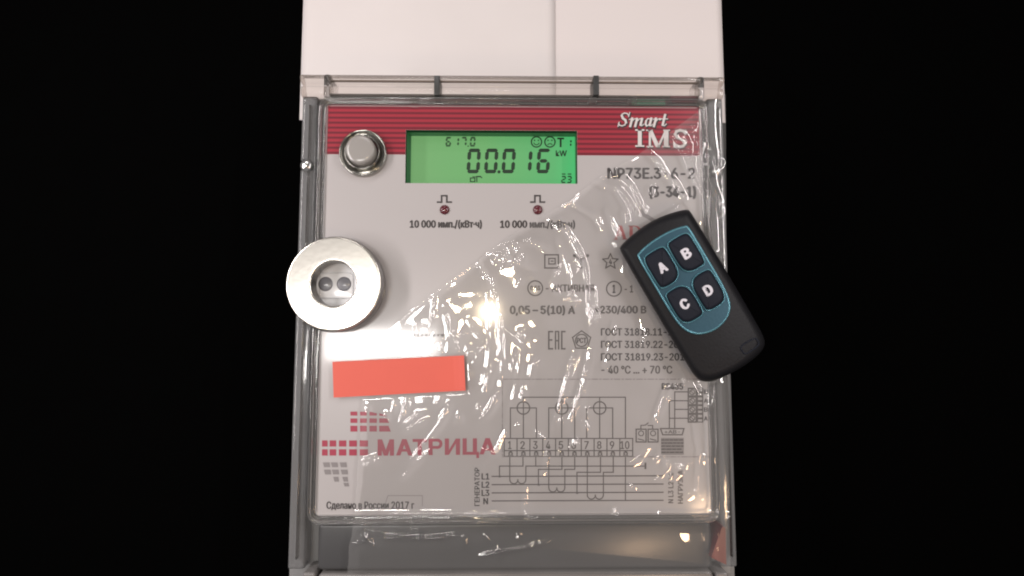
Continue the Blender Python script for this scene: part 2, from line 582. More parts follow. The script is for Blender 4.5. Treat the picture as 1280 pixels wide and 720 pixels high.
def seven(pr, ch, x0, y0, x1, y1, wd, slant):
    ym = (y0 + y1) / 2
    g = wd * 0.18

    def X(x, y):
        return (x + slant * (y1 - y) / (y1 - y0), y)
    h2 = wd / 2
    S = {'a': ((x0 + g, y0 + h2), (x1 - g, y0 + h2)), 'd': ((x0 + g, y1 - h2), (x1 - g, y1 - h2)), 'g': ((x0 + g + h2, ym), (x1 - g - h2, ym)),
         'f': ((x0 + h2, y0 + g + h2), (x0 + h2, ym - g)), 'e': ((x0 + h2, ym + g), (x0 + h2, y1 - g - h2)),
         'b': ((x1 - h2, y0 + g + h2), (x1 - h2, ym - g)), 'c': ((x1 - h2, ym + g), (x1 - h2, y1 - g - h2))}
    for s in SEG[ch]:
        (ax, ay), (bx, by) = S[s]
        if s in 'adg':
            q = [(ax, ay), (ax + h2, ay - h2), (bx - h2, by - h2), (bx, by), (bx - h2, by + h2), (ax + h2, ay + h2)]
        else:
            q = [(ax, ay), (ax + h2, ay + h2), (bx + h2, by - h2), (bx, by), (bx - h2, by - h2), (ax - h2, ay + h2)]
        pr.poly([X(x, y) for x, y in q])


for ch, x0 in (('0', 582.8), ('0', 604.8), ('0', 626.6), ('1', 647.5), ('6', 670)):
    p = Print(ZS)
    seven(p, ch, x0, 185.7, x0 + 16.4, 216.6, 4.5, 2.2)
    p.build('digit', 'seg', disp)
Print(ZS).disc(623.7, 214.8, 2.0).build('decimal_point', 'seg', disp)
for ch, x0 in (('6', 556.6), ('1', 566.5), ('7', 576.0), ('0', 587.0)):
    p = Print(ZS)
    seven(p, ch, x0, 171, x0 + 7.0, 183.3, 2.3, 0.8)
    p.build('small_digit', 'seg2', disp)
Print(ZS).disc(585.2, 182.6, 0.9).build('decimal_point', 'seg2', disp)
for cx, sg in ((670.6, 1), (687.4, -1)):
    p = Print(ZS)
    p.ring(cx, 177.4, 6.4, 1.5)
    p.box(cx - 3.2, 174.6, cx - 1.6, 176.2).box(cx + 1.6, 174.6, cx + 3.2, 176.2)
    if sg > 0:
        p.ring(cx, 177.6, 3.4, 1.0, 20, 160, 8)
    else:
        p.ring(cx, 183.0, 3.4, 1.0, 220, 320, 8)
    p.build('smiling_face_symbol' if sg > 0 else 'frowning_face_symbol', 'seg', disp)
Print(ZS).box(696.6, 172, 705, 174.2).box(699.6, 174.2, 702, 184).build('lettering', 'seg', disp)
p = Print(ZS)
seven(p, '1', 708.4, 173.6, 714.2, 184, 2.0, 0.6)
p.build('small_digit', 'seg', disp)
text('kW', 694.6, 188, 708.6, 195.2, 'seg', disp, 0.02, z=ZS)
for ch, x0 in (('2', 701.3), ('3', 708.6)):
    p = Print(ZS)
    seven(p, ch, x0, 219.8, x0 + 5.8, 228.9, 1.7, 0.5)
    p.box(x0 + 1, 216.9, x0 + 5.6, 218.2)
    p.build('small_digit', 'seg', disp)
p = Print(ZS)
p.line([(588, 222.5), (593.5, 222.5), (593.5, 227), (588, 227)], 1.3, True).line([(596, 227), (596, 220.5), (600.5, 220.5), (602, 222)], 1.3).line([(591, 221), (600, 221)], 1.0)
p.build('relay_symbol', 'seg', disp)

# ---- printed words and marks on the faceplate
def T(s, x0, y0, x1, y1, m='ink', **k):
    return text(s, x0, y0, x1, y1, m, plate, **k)


T('10 000 имп./(кВт·ч)', 512, 274.8, 602.5, 286.3, bold=0.025)
T('10 000 имп./(кВт·ч)', 625, 275, 719, 286.5, bold=0.025)
for cx, x0 in ((555.8, 547), (672.2, 663.6)):
    p = Print()
    p.line([(x0, 252.6), (x0 + 5, 252.6), (x0 + 5, 244.6), (x0 + 11.5, 244.6), (x0 + 11.5, 252.6), (x0 + 17, 252.6)], 2.0)
    p.build('pulse_symbol', 'ink', plate)
    c = P(cx, 262.3)
    obj('indicator_lamp', *lathe(c.x, c.y, [(0.021, ZL), (0.021, ZL + 0.003), (0.017, ZL + 0.008), (0.009, ZL + 0.011), (0.001, ZL + 0.012)], 24), 'led', plate, True)
T('NP73E.3-6-2', 759, 209.5, 869, 223.8, bold=0.03)
T('(3-34-1)', 811, 232, 870.5, 249, bold=0.035)

# serif letters drawn from strokes
def serif(ch, x, y0, y1, wd, pr, sh=0.0):
    h_ = y1 - y0

    def q(a, b):
        return (x + a * wd + sh * (1 - b) * h_, y0 + b * h_)

    def bar(a0, b0, a1, b1, t):
        (ax, ay), (bx, by) = q(a0, b0), q(a1, b1)
        pr.poly([(ax - t / 2, ay), (ax + t / 2, ay), (bx + t / 2, by), (bx - t / 2, by)])

    def hb(a0, a1, b, t):
        pr.poly([q(a0, b), q(a1, b), q(a1, b + t), q(a0, b + t)])
    T_, t_ = wd * 0.24, wd * 0.09
    if ch == 'I':
        bar(.5, 0, .5, 1, wd * 0.42); hb(0, 1, 0, .09); hb(0, 1, .91, .09)
    elif ch == 'M':
        bar(.16, 0, .16, 1, t_); bar(.84, 0, .84, 1, T_ * 0.8); bar(.16, 0, .5, 1, T_ * .75); bar(.84, 0, .5, 1, t_)
        hb(0, .28, 0, .07); hb(.72, 1, 0, .07); hb(.02, .30, .93, .07); hb(.68, 1, .93, .07)
    elif ch == 'A':
        bar(.5, 0, .14, 1, t_); bar(.5, 0, .84, 1, T_); hb(.28, .72, .64, .07); hb(0, .3, .93, .07); hb(.64, 1, .93, .07)
    elif ch == 'D':
        bar(.2, 0, .2, 1, T_); hb(0, .5, 0, .07); hb(0, .5, .93, .07)
        n = 10
        for k in range(n):
            a0, a1 = -90 + 180 * k / n, -90 + 180 * (k + 1) / n
            def e_(a, rx, ry):
                return q(.48 + rx * math.cos(math.radians(a)), .5 + ry * math.sin(math.radians(a)))
            pr.poly([e_(a0, .5, .5), e_(a1, .5, .5), e_(a1, .28, .42), e_(a0, .28, .42)])
    elif ch == 'S':
        pts = [(.86, .2), (.74, .08), (.5, .04), (.26, .1), (.16, .26), (.28, .42), (.55, .52), (.8, .64), (.84, .8), (.7, .92), (.45, .96), (.22, .9), (.1, .76)]
        pr.line([q(a, b) for a, b in pts], wd * 0.17)
        bar(.9, 0, .9, .28, t_); bar(.08, .72, .08, 1, t_)


def word(chars, m, dz=0.0, grow=0.0):
    pr = Print(ZP + dz)
    for c, x, y0, y1, wd, sh in chars:
        serif(c, x, y0, y1, wd, pr, sh)
        pr.z += 1e-5
    return pr


ims = [('I', 794, 161.5, 183.5, 11.5, 0), ('M', 807.5, 162, 184, 30, 0), ('S', 841, 162, 184.5, 18, 0)]
word([(c, x + 1.2, a + 1.3, b_ + 1.5, wd, s) for c, x, a, b_, wd, s in ims], 'ink_black').build('lettering_shadow', 'ink_black', plate)
word(ims, 'ink_white', 0.0008).build('lettering', 'ink_white', plate)
word([('A', 767, 282, 299.5, 17, 0), ('D', 785.5, 282, 299.5, 17, 0), ('D', 804, 282, 299.5, 17, 0)], 'ink_add').build('lettering', 'ink_add', plate)


def italic(pr, ox=0.0, oy=0.0, g=0.0):
    def L(pts, wd):
        pr.line([(x + ox, y + oy) for x, y in pts], wd + g)
        pr.z += 1e-5
    H, V = 1.0, 2.7
    L([(784.8, 145), (783.2, 142.8), (780, 142.3), (777.6, 143.6), (777, 145.8)], 1.3); L([(777.2, 145.4), (778.4, 148.2), (781.2, 150.6), (781.8, 153)], V)
    L([(781.8, 152.6), (780.6, 155.8), (777.4, 157), (774.6, 156.2), (773.6, 154)], 1.3); L([(786.0, 141.6), (784.8, 146.4)], H); L([(774.2, 152.6), (772.8, 157.6)], H)   # S
    L([(785.6, 149.6), (788.4, 148.6)], H); L([(788.8, 148.6), (786.6, 157.2)], V); L([(788.6, 151.6), (791.6, 148.8), (794, 148.8)], H)
    L([(794.2, 149), (792.2, 157.2)], V); L([(794.4, 151.6), (797.4, 148.8), (799.6, 148.8)], H); L([(799.8, 149), (798.2, 155.6)], V); L([(798, 156.6), (799.8, 156.8), (801.6, 155.2)], H)   # m
    L([(809.2, 149), (806.4, 148.6), (804.2, 151), (803.6, 154)], 1.2); L([(804.4, 151.4), (803.8, 154.8), (804.8, 156.8)], 2.2); L([(804.6, 157), (807, 156), (808.8, 153)], H)
    L([(810.2, 148.6), (808.4, 155.8)], V); L([(808.4, 156.8), (810, 156.8), (811.6, 155.4)], H)   # a
    L([(812.4, 149.6), (815, 148.6)], H); L([(815.4, 148.6), (813.2, 157.2)], V); L([(815.4, 152), (817.6, 149.2), (819.6, 148.8)], H); pr.disc(819.9 * 1.115 - 89.3 + ox, 149.2 * 1.09 - 13.7 + oy, 1.5 + g / 3, 10)   # r
    L([(825.6, 144.6), (823.0, 155.6)], V); L([(823.0, 156.6), (825, 156.8), (827, 154.8)], H); L([(821.4, 149), (828.4, 149)], H)   # t
    return pr


def stretch(pr_pts):
    return pr_pts


class ItalicPrint(Print):
    def line(self, pts, wd=1.2, closed=False):
        pts = [(771.5 + (x - 772) * 1.115, 141 + (y - 142) * 1.09) for x, y in pts]
        return Print.line(self, pts, wd, closed)


italic(ItalicPrint(ZP), 0.9, 1.0, 1.6).build('lettering_shadow', 'ink_black', plate)
italic(ItalicPrint(ZP + 0.0008), 0, 0, 0.1).build('lettering', 'ink_white', plate)

p = Print()
p.line([(783, 270), (797, 259.5)], 1.6).line([(797, 259.5), (804, 263.5)], 1.6).line([(800, 265), (824, 280)], 5.0)
p.build('roof_emblem', 'ink_mid', plate)

p = Print()
p.line([(681, 318.5), (698, 318.5), (698, 335), (681, 335)], 1.7, True).line([(686, 323), (694, 323), (694, 330), (686, 330)], 1.5, True).line([(689, 326.4), (691.5, 326.4)], 1.4)
p.build('double_square_symbol', 'ink_soft', plate)
p = Print()
p.disc(718, 319.5, 2).disc(734.5, 319.5, 2).disc(726.3, 334, 2).line([(718, 320), (724, 323.4), (728.6, 323.4), (734.5, 320)], 1.5).line([(726.3, 323.6), (726.3, 333)], 1.5)
p.build('three_branch_symbol', 'ink_soft', plate)
p = Print()
p.line([(763 + (10 if k % 2 == 0 else 4.7) * math.sin(math.pi * k / 5), 327 - (10 if k % 2 == 0 else 4.7) * math.cos(math.pi * k / 5)) for k in range(10)], 1.5, True)
p.build('star_symbol', 'ink_soft', plate)
T('4', 761, 323.5, 765.2, 330, 'ink_soft')
Print().ring(669, 360.2, 9.2, 1.6).build('circle_symbol', 'ink_soft', plate)
T('0,5S', 662.6, 357, 675.6, 364, 'ink_soft', bold=0.03)
T('- АКТИВНАЯ', 682, 355.6, 743, 364.8, 'ink_soft', bold=0.02)
Print().ring(767.4, 361, 9.2, 1.6).build('circle_symbol', 'ink_soft', plate)
T('1', 765.3, 355.8, 769.6, 366.4, 'ink', bold=0.04)
T('- 1', 780.5, 356.6, 791.5, 365.6, 'ink_soft')
T('0,05 – 5(10) А', 637, 381.5, 719, 395, 'ink_soft', bold=0.03)
T('×230/400 В', 742.5, 381.8, 808, 393.2, 'ink_soft', bold=0.03)
p = Print()
for bx_ in ((685, 413.5, 687, 437), (685, 413.5, 691.5, 415.5), (685, 424, 690.5, 426), (685, 435, 691.5, 437),
            (693.5, 413.5, 695.3, 437), (697.3, 413.5, 699.2, 437), (693.5, 413.5, 699.2, 415.3), (693.5, 425, 699.2, 426.8),
            (701.2, 413.5, 703.2, 437), (701.2, 413.5, 707, 415.5), (701.2, 435, 707, 437)):
    p.box(*bx_); p.z += 1e-6
p.build('conformity_mark', 'ink_soft', plate)
p = Print()
p.line([(727 + 12 * math.sin(2 * math.pi * k / 5), 425.5 - 12 * math.cos(2 * math.pi * k / 5)) for k in range(5)], 1.5, True).ring(727, 425.5, 7.6, 1.4)
p.build('pentagon_mark', 'ink_soft', plate)
T('РСТ', 720.8, 422, 733.2, 429, 'ink_soft', bold=0.03)
T('ГОСТ 31818.11-2012', 751, 410.2, 860, 419.6, bold=0.022)
T('ГОСТ 31819.22-2012', 751, 425.8, 861, 435.2, bold=0.022)
T('ГОСТ 31819.23-2012', 751, 441.4, 862, 450.8, bold=0.022)
T('- 40 °C ... + 70 °C', 751.5, 457, 840.5, 467.2, 'ink_soft', bold=0.022)


def brand_letter(ch, x, wd, y0, y1):
    q = Print()
    t = 5.2
    def V(xx, a=y0, b_=y1, tt=t):
        q.box(xx, a, xx + tt, b_); q.z += 2e-6
    def diag(xa, xb, tt=t + 0.2, a=y0, b_=y1):
        q.poly([(xa, a), (xa + tt, a), (xb + tt, b_), (xb, b_)]); q.z += 2e-6
    if ch == 'М':
        V(x); V(x + wd - t); diag(x + 0.6, x + wd / 2 - t / 2, t - 0.2); diag(x + wd - t - 0.4, x + wd / 2 - t / 2, t - 0.2)
    elif ch == 'А':
        diag(x + wd / 2 - t / 2, x, t + .2); diag(x + wd / 2 - t / 2, x + wd - t, t + .2); q.box(x + 4, y1 - 8.2, x + wd - 4, y1 - 4.8)
    elif ch == 'Т':
        V(x + wd / 2 - t / 2); q.box(x, y0, x + wd, y0 + 3.8)
    elif ch == 'Р':
        V(x); m_ = y0 + 12.6
        q.box(x + t, y0, x + wd - 6, y0 + 3.6); q.box(x + t, m_ - 3.6, x + wd - 6, m_); q.z += 2e-6
        c_, ro_ = (x + wd - 6.3, (y0 + m_) / 2), (m_ - y0) / 2
        q.ring(c_[0], c_[1], ro_ - 1.8, 3.6, -90, 90, 10)
    elif ch == 'И':
        V(x); V(x + wd - t); q.poly([(x + wd - t, y0), (x + wd - t + .1, y0 + 6), (x + t, y1), (x + t - .1, y1 - 6)])
    elif ch == 'Ц':
        V(x); V(x + wd - t - 2.6); q.box(x, y1 - 3.6, x + wd, y1 + 0.2); q.z += 2e-6; q.box(x + wd - 3.4, y1 - 3, x + wd, y1 + 4.2)
    q.build('brand_letter', 'ink_red', plate)


for k, (ch, x, wd) in enumerate((('М', 472, 20.5), ('А', 495, 20.5), ('Т', 515.8, 17.6), ('Р', 535.6, 17.2), ('И', 556, 19), ('Ц', 578.2, 20.6), ('А', 599.2, 20.3))):
    brand_letter(ch, x, wd, 549.2 - k * 0.25, 569.6 - k * 0.25)

T('Сделано в России 2017 г', 408, 626.8, 518, 638, bold=0.012)
p = Print()
for k in range(9):
    p.box(511 + 5 * k, 417.5, 514.2 + 5 * k + (k % 3) * 0.5, 420.6)
p.build('number_line', 'ink_soft', plate)
p = Print()
p.line([(485, 619.5), (528, 619.5), (528, 632)], 0.7).line([(485, 619.5), (482, 628)], 0.7)
p.build('thin_frame_mark', 'ink_mid', plate)

# company emblem of small squares


def square(pts, m='ink_red'):
    Print().poly(pts).build('emblem_square', m, plate)


top = [[(437.5, 444.8), (449.6, 457.8), (462, 470), (472.5, 481)]] * 3
for r_, (ya, yb) in enumerate(((514.5, 519.5), (523, 528.6), (532.2, 539.5))):
    for c_, (xa, xb) in enumerate(((438, 446.6), (450.2, 458.4), (461.8, 471), (474, 484.5 + r_ * 2))):
        if c_ == 3 and r_ == 0:
            square([(xa, ya + 2), (xb - 4, ya + 4), (xb, yb + 1), (xa, yb)])
        elif c_ == 3:
            square([(xa, ya), (xb - 3, ya), (xb, yb), (xa, yb)])
        elif c_ == 2 and r_ == 0:
            square([(xa, ya), (xb, ya + 2), (xb, yb), (xa, yb)])
        else:
            square([(xa, ya), (xb, ya), (xb, yb), (xa, yb)])
for ya, yb in ((550.5, 558.2), (561.6, 569.4)):
    for xa, xb in ((402.5, 409.4), (412, 420.2), (423.6, 432.8), (436.4, 446), (449.6, 460)):
        square([(xa, ya), (xb, ya), (xb, yb), (xa, yb)])
for r_, (ya, yb) in enumerate(((578, 584), (587, 593), (596, 602), (603.5, 608))):
    for c_, xa in enumerate((403.5, 413.5, 424.5)):
        if c_ + (3 - r_) < 2:
            continue
        x_ = xa + r_ * 1.3 + (r_ > 1) * c_ * 0.4
        k_ = 8.4 if r_ < 2 else 6.4
        square([(x_, ya), (x_ + k_, ya), (x_ + k_ + 0.8, yb), (x_ + 1.6, yb)], 'ink_mid')

# wiring diagram
W = Print()
W.dash(628, 474, 889, 474); W.dash(628, 474, 628, 571); W.dash(889, 474, 889, 571); W.dash(628, 571, 889, 571)
W.build('dashed_frame', 'ink_mid', plate)
Q = lambda x, y: (580 + x / 3.88, 470 + y / 3.88)
W = Print()
lw = 1.35
for cx in (288, 474, 658):
    c = Q(cx, 155)
    W.ring(c[0], c[1], 7.8, 1.5)
    W.line([Q(cx - 63, 302), Q(cx - 63, 155), Q(cx + 63, 155), Q(cx + 63, 302)], lw)
    W.line([Q(cx, 103), Q(cx, 302)], lw)
W.line([Q(288, 103), Q(783, 103), Q(783, 302)], lw)
W.build('circuit_lines', 'ink_soft', plate)
W = Print()
W.line([Q(195, 303), Q(818, 303), Q(818, 390), Q(195, 390)], lw, True).line([Q(195, 362), Q(818, 362)], lw)
for k in range(1, 10):
    W.line([Q(195 + 62.3 * k, 303), Q(195 + 62.3 * k, 390)], lw)
for k in range(10):
    c = Q(226 + 62.0 * k, 375)
    W.line([(c[0] - 2.6, c[1] + 2.6), (c[0], c[1] - 2.2), (c[0] + 2.6, c[1] + 2.6)], 1.0)
    W.ring(c[0], c[1], 2.4, 0.9, n=10)
W.build('terminal_row', 'ink_soft', plate)
for k in range(10):
    c = Q(222 + 62.0 * k, 335)
    s = str(k + 1)
    wd = 4.4 if k in (0,) else 5.8 if k < 9 else 11.6
    T(s, c[0] - wd / 2, c[1] - 5, c[0] + wd / 2, c[1] + 5, 'ink_soft', bold=0.012, name='terminal_number')
W = Print()
for j, (a, dx) in enumerate(((222, 0), (411, 0), (598, 0))):
    yy = (515, 555, 590)[j]
    yt = (437, 453, 467)[j]
    W.line([Q(a, 390), Q(a, yy - 12)], lw)
    c = Q(a + 20, yy - 12); W.ring(c[0], c[1], 5.0, lw, 180, 0, 8)
    c = Q(a + 58, yy - 12); W.ring(c[0], c[1], 5.0, lw, 180, 0, 8)
    W.line([Q(a + 78, yy - 12), Q(a + 78, yt), ], lw)
    W.line([Q(a + 64, 390), Q(a + 64, yt), Q(a - 50, yt), Q(a - 50, (487, 527, 567)[j])], lw)
    W.line([Q(a + 126, 390), Q(a + 126, yt), Q(a + 78, yt)], lw)
    W.box(*Q(a - 54, (483, 523, 563)[j]), *Q(a - 44, (492, 532, 572)[j]))
W.line([Q(300, 437), Q(880, 437)], lw).line([Q(880, 425), Q(880, 447)], 2.4)
W.line([Q(783, 390), Q(783, 604)], lw)
for y in (487, 527, 567, 606):
    W.line([Q(137, y), Q(965, y - 3)], 1.5)
W.build('circuit_lines', 'ink_soft', plate)
for s, y in (('L1', 487), ('L2', 527), ('L3', 567), ('N', 607)):
    c = Q(104, y)
    T(s, c[0] - (5 if s != 'N' else 2.8), c[1] - 4, c[0] + (5 if s != 'N' else 3.4), c[1] + 4, 'ink', bold=0.03)
T('ГЕНЕРАТОР', 596.3 - 24, 608.6 - 3.3, 596.3 + 24, 608.6 + 3.3, rot=90, bold=0.02)
T('НАГРУЗКА', 850.5 - 21, 608.6 - 3.3, 850.5 + 21, 608.6 + 3.3, 'ink_soft', rot=90, bold=0.02)
T('N L3 L2 L1', 838.5 - 19, 610 - 3.3, 838.5 + 19, 610 + 3.3, 'ink_soft', rot=90, bold=0.02)
T('RS485', 827, 478.8, 854, 487.2, 'ink', bold=0.025)
W = Print()
for k in range(4):
    x0_, y0_ = Q(1088, 60 + 42 * k)
    W.line([(x0_, y0_), (x0_ + 10, y0_), (x0_ + 10, y0_ + 9.6), (x0_, y0_ + 9.6)], 1.8, True)
    W.ring(x0_ + 5, y0_ + 4.8, 3.1, 1.2, n=12).line([(x0_ + 3, y0_ + 3), (x0_ + 7, y0_ + 7)], 1.0)
    W.line([(x0_ + 11.5, y0_), (x0_ + 18, y0_), (x0_ + 18, y0_ + 9.6), (x0_ + 11.5, y0_ + 9.6)], 1.3, True)
    W.line([(x0_ + 13, y0_ + 5), (x0_ + 17, y0_ + 5)], 2.6)
W.line([Q(1086, 77), Q(1022, 77), Q(1022, 255)], lw).line([Q(1086, 120), Q(996, 120), Q(996, 255)], lw).line([Q(1086, 162), Q(1022, 162)], lw).line([Q(1086, 205), Q(996, 205)], lw)
W.line([Q(953, 255), Q(1067, 255), Q(1058, 285), Q(964, 285)], 1.6, True)
for a_ in (835, 893):
    W.line([Q(a_, 258), Q(a_ + 48, 258), Q(a_ + 48, 320), Q(a_, 320)], 1.5, True)
    W.ring(Q(a_ + 24, 0)[0], Q(0, 278)[1], 3.2, 1.1, n=10).line([Q(a_ + 10, 305), Q(a_ + 38, 312)], 1.2)
W.line([Q(858, 256), Q(858, 240), Q(880, 238), Q(893, 228)], 1.3).line([Q(893, 240), Q(915, 240), Q(915, 256)], 1.3)
W.build('connector_diagram', 'ink_soft', plate)
for k, s in enumerate('BABA'):
    c = Q(1173, 77 + 43 * k)
    T(s, c[0] - 2.4, c[1] - 2.8, c[0] + 2.4, c[1] + 2.8, 'ink', bold=0.03)
T('+AB-', Q(972, 0)[0], Q(0, 262)[1], Q(1048, 0)[0], Q(0, 279)[1], 'ink_soft')
W = Print()
W.box(*Q(956, 300), *Q(1066, 382))
W.build('data_panel', 'ink_mid', plate)
W = Print(ZP + 0.0004)
rl = random.Random(3)
for j in range(5):
    x = 960
    while x < 1056:
        l_ = rl.uniform(6, 22)
        W.line([Q(x, 310 + 15 * j), Q(min(x + l_, 1062), 310 + 15 * j)], 1.5)
        x += l_ + 8
W.build('data_panel_text', 'ink', plate)

# optical port seen through the ring magnet
pc = P(417.5, 356, ZL)
port = obj('optical_port', *lathe(pc.x, pc.y, [(0.125, ZL), (0.125, ZL + 0.02), (0.118, ZL + 0.026), (0.106, ZL + 0.022), (0.104, ZL + 0.004), (0.001, ZL + 0.004)], 48), 'port', meter, True)
obj('port_bezel', *slab(395, 341, 441, 373, ZL + 0.003, ZL + 0.012, 0.02, 0.004), 'port', port, True)
for cx in (407, 430):
    c = P(cx, 355, ZL + 0.012)
    obj('port_lens', *lathe(c.x, c.y, [(0.031, ZL + 0.012), (0.030, ZL + 0.014), (0.024, ZL + 0.0145), (0.012, ZL + 0.0175), (0.001, ZL + 0.018)], 32), 'lens', port, True)

# push button in its bright collar
c = P(455.0, 193.0)
btn = obj('push_button', *lathe(c.x, c.y, [(0.063, ZL + 0.004), (0.063, ZL + 0.060), (0.061, ZL + 0.068), (0.056, ZL + 0.072), (0.045, ZL + 0.074), (0.02, ZL + 0.075), (0.001, ZL + 0.075)], 64), 'cap', meter, True)
obj('button_collar', *lathe(c.x, c.y, [(0.104, ZL + 0.0005), (0.104, ZL + 0.020), (0.101, ZL + 0.028), (0.097, ZL + 0.030), (0.093, ZL + 0.024), (0.091, ZL + 0.010), (0.084, ZL + 0.006), (0.080, ZL + 0.020), (0.076, ZL + 0.036), (0.072, ZL + 0.038), (0.0685, ZL + 0.030), (0.0665, ZL + 0.004)], 64, False), 'chrome', btn, True)

# clear rim round the faceplate
R0 = 0.018


def ring_rr(o, z, r=R0):
    return rrect(fx0 - o, fy0 - o, fx1 + o, fy1 + o, r + o, z, 6)


obj('cover_rim', *loft([ring_rr(0.001, ZL - 0.02), ring_rr(0.001, ZL + 0.002), ring_rr(0.003, ZL + 0.010), ring_rr(0.008, ZL + 0.013), ring_rr(0.012, ZL + 0.010), ring_rr(0.014, ZL + 0.001),
                        ring_rr(0.019, ZL), ring_rr(0.021, ZL + 0.016), ring_rr(0.026, ZL + 0.023), ring_rr(0.033, ZL + 0.020), ring_rr(0.037, ZL + 0.006), ring_rr(0.039, ZL - 0.08), ring_rr(0.040, 0.365)], False, False), 'clear', meter, True)
obj('rim_channel', *loft([ring_rr(0.0395, ZL - 0.06), ring_rr(0.002, ZL - 0.06)], False, False), 'trench', meter)

# top rail of the clear cover, over the paper
def rail(px0, px1, name='cover_rail', z=ZL - 0.02, dy=0.0):
    x0, x1 = P(px0, 105, z).x, P(px1, 105, z).x
    yt_, yb_ = P(640, 93.5, z).y, P(640, 120.5, z).y
    prof = []
    for k in range(9):
        a = math.pi * k / 8
        prof.append((yt_ + (yb_ - yt_) * 0.22 * (1 - math.cos(a)), z - 0.03 + 0.045 * math.sin(a)))
    prof += [(yt_ + (yb_ - yt_) * 0.50, z - 0.022), (yt_ + (yb_ - yt_) * 0.56, z - 0.006), (yt_ + (yb_ - yt_) * 0.75, z), (yt_ + (yb_ - yt_) * 0.94, z - 0.004), (yb_, z - 0.02), (yb_, z - 0.10)]
    prof = [(yt_, z - 0.05)] + prof
    v, f = [], []
    n = len(prof)
    xs = [x0, x0 + 0.004, x1 - 0.004, x1]
    for i, x in enumerate(xs):
        s = 0.985 if i in (0, 3) else 1.0
        for y, q in prof:
            v.append((x, y - dy * (x - x0), z - 0.05 + (q - z + 0.05) * s))
    for i in range(3):
        for k in range(n - 1):
            a = i * n + k
            f.append((a, a + 1, a + n + 1, a + n))
    f.append(tuple(range(n)))
    f.append(tuple(reversed(range(3 * n, 4 * n))))
    return obj(name, v, f, 'rail', meter, True)


rail(411, 875)
rail(376, 408, 'cover_rail', ZL - 0.03)
rail(879, 904, 'cover_rail', ZL - 0.03)
zq = ZL - 0.045
obj('rail_seam', *slab(412, 101.0, 874, 103.0, zq - 0.01, zq, 0.001, 0.001), 'seam', meter)
obj('rail_seam', *slab(412, 118.2, 874, 120.2, zq - 0.05, zq, 0.001, 0.001), 'trench', meter)
for cx in (546, 745.5):
    obj('rail_clip', *slab(cx - 3.6, 94, cx + 3.6, 118.5, ZL - 0.10, ZL + 0.001, 0.004, 0.004), 'trench', meter, True)
obj('rail_corner', *slab(404, 92, 412.5, 121, ZL - 0.12, ZL + 0.004, 0.012, 0.010), 'clear', meter, True)
obj('rail_corner', *slab(873, 95, 881, 123, ZL - 0.12, ZL + 0.004, 0.012, 0.010), 'clear', meter, True)
# coloured bits glimpsed in the gap behind the band
obj('terminal_block', *slab(790, 123.5, 832, 131, 0.37, ZL - 0.045, 0.004, 0.004), 'green_plastic', meter, True)
obj('terminal_wire', *slab(838, 119, 874, 125.5, 0.37, ZL - 0.04, 0.008, 0.008), 'maroon_plastic', meter, True)
for x0_ in (650, 700, 760, 818):
    obj('terminal_tab', *slab(x0_, 124, x0_ + 22, 130, 0.37, ZL - 0.05, 0.004, 0.004), 'trench', meter)
for x0_ in (512, 736, 786):
    obj('rim_tab', *slab(x0_, 121, x0_ + 10, 129, ZL, ZL + 0.026, 0.004, 0.004), 'clear', meter, True)

# side flanges of the cover
for a_, b_ in ((376, 395.5), (885, 905)):
    xw0, xw1 = P(a_, 170, 0.44).x, P(b_, 170, 0.44).x
    y0_, y1_ = P(640, 711, 0.44).y, P(640, 121, 0.44).y
    obj('side_flange', *loft([rrect(xw0, y0_, xw1, y1_, 0.008, 0.356), rrect(xw0, y0_, xw1, y1_, 0.008, 0.425), rrect(xw0 + 0.004, y0_ + .004, xw1 - 0.004, y1_ - .004, 0.008, 0.438), rrect(xw0 + 0.014, y0_ + .014, xw1 - 0.014, y1_ - .014, 0.006, 0.44)]), 'smoke', meter, True)
    xm = (xw0 + xw1) / 2
    obj('flange_rib', *loft([rrect(xm + 0.004, y0_ + 0.05, xm + 0.012, y1_ - 0.05, 0.003, 0.43), rrect(xm + 0.005, y0_ + 0.05, xm + 0.011, y1_ - 0.05, 0.003, 0.462)]), 'clear', meter, True)
for px_, py_ in ((383, 207), (896, 214)):
    c = P(px_, py_, 0.45)
    sc_ = obj('screw', *lathe(c.x, c.y, [(0.032, 0.41), (0.032, 0.445), (0.028, 0.458), (0.016, 0.467), (0.001, 0.470)], 24), 'metal', meter, True)

# lower terminal cover
lc = obj('terminal_cover', *slab(397, 653.5, 890, 712, 0.36, ZL - 0.03, 0.02, 0.014), 'lower', meter, True)
obj('terminal_cover_lip', *slab(396, 716, 893, 800, 0.36, ZL - 0.02, 0.02, 0.010), 'lip', meter, True)
obj('corner_post', *slab(377, 716, 392.5, 800, 0.36, ZL - 0.02, 0.01, 0.008), 'lip', meter, True)
obj('corner_post', *slab(896, 716, 912, 800, 0.36, ZL - 0.02, 0.01, 0.008), 'lip', meter, True)
zt = ZL + 0.002
a = [P(x, y, zt) for x, y in ((889, 697), (893, 686), (903, 658), (907, 660), (908, 706))]
obj('seal_flag', *loft([[(q.x, q.y, zt - 0.12) for q in a], [(q.x, q.y, zt) for q in a]]), 'redplastic', meter)

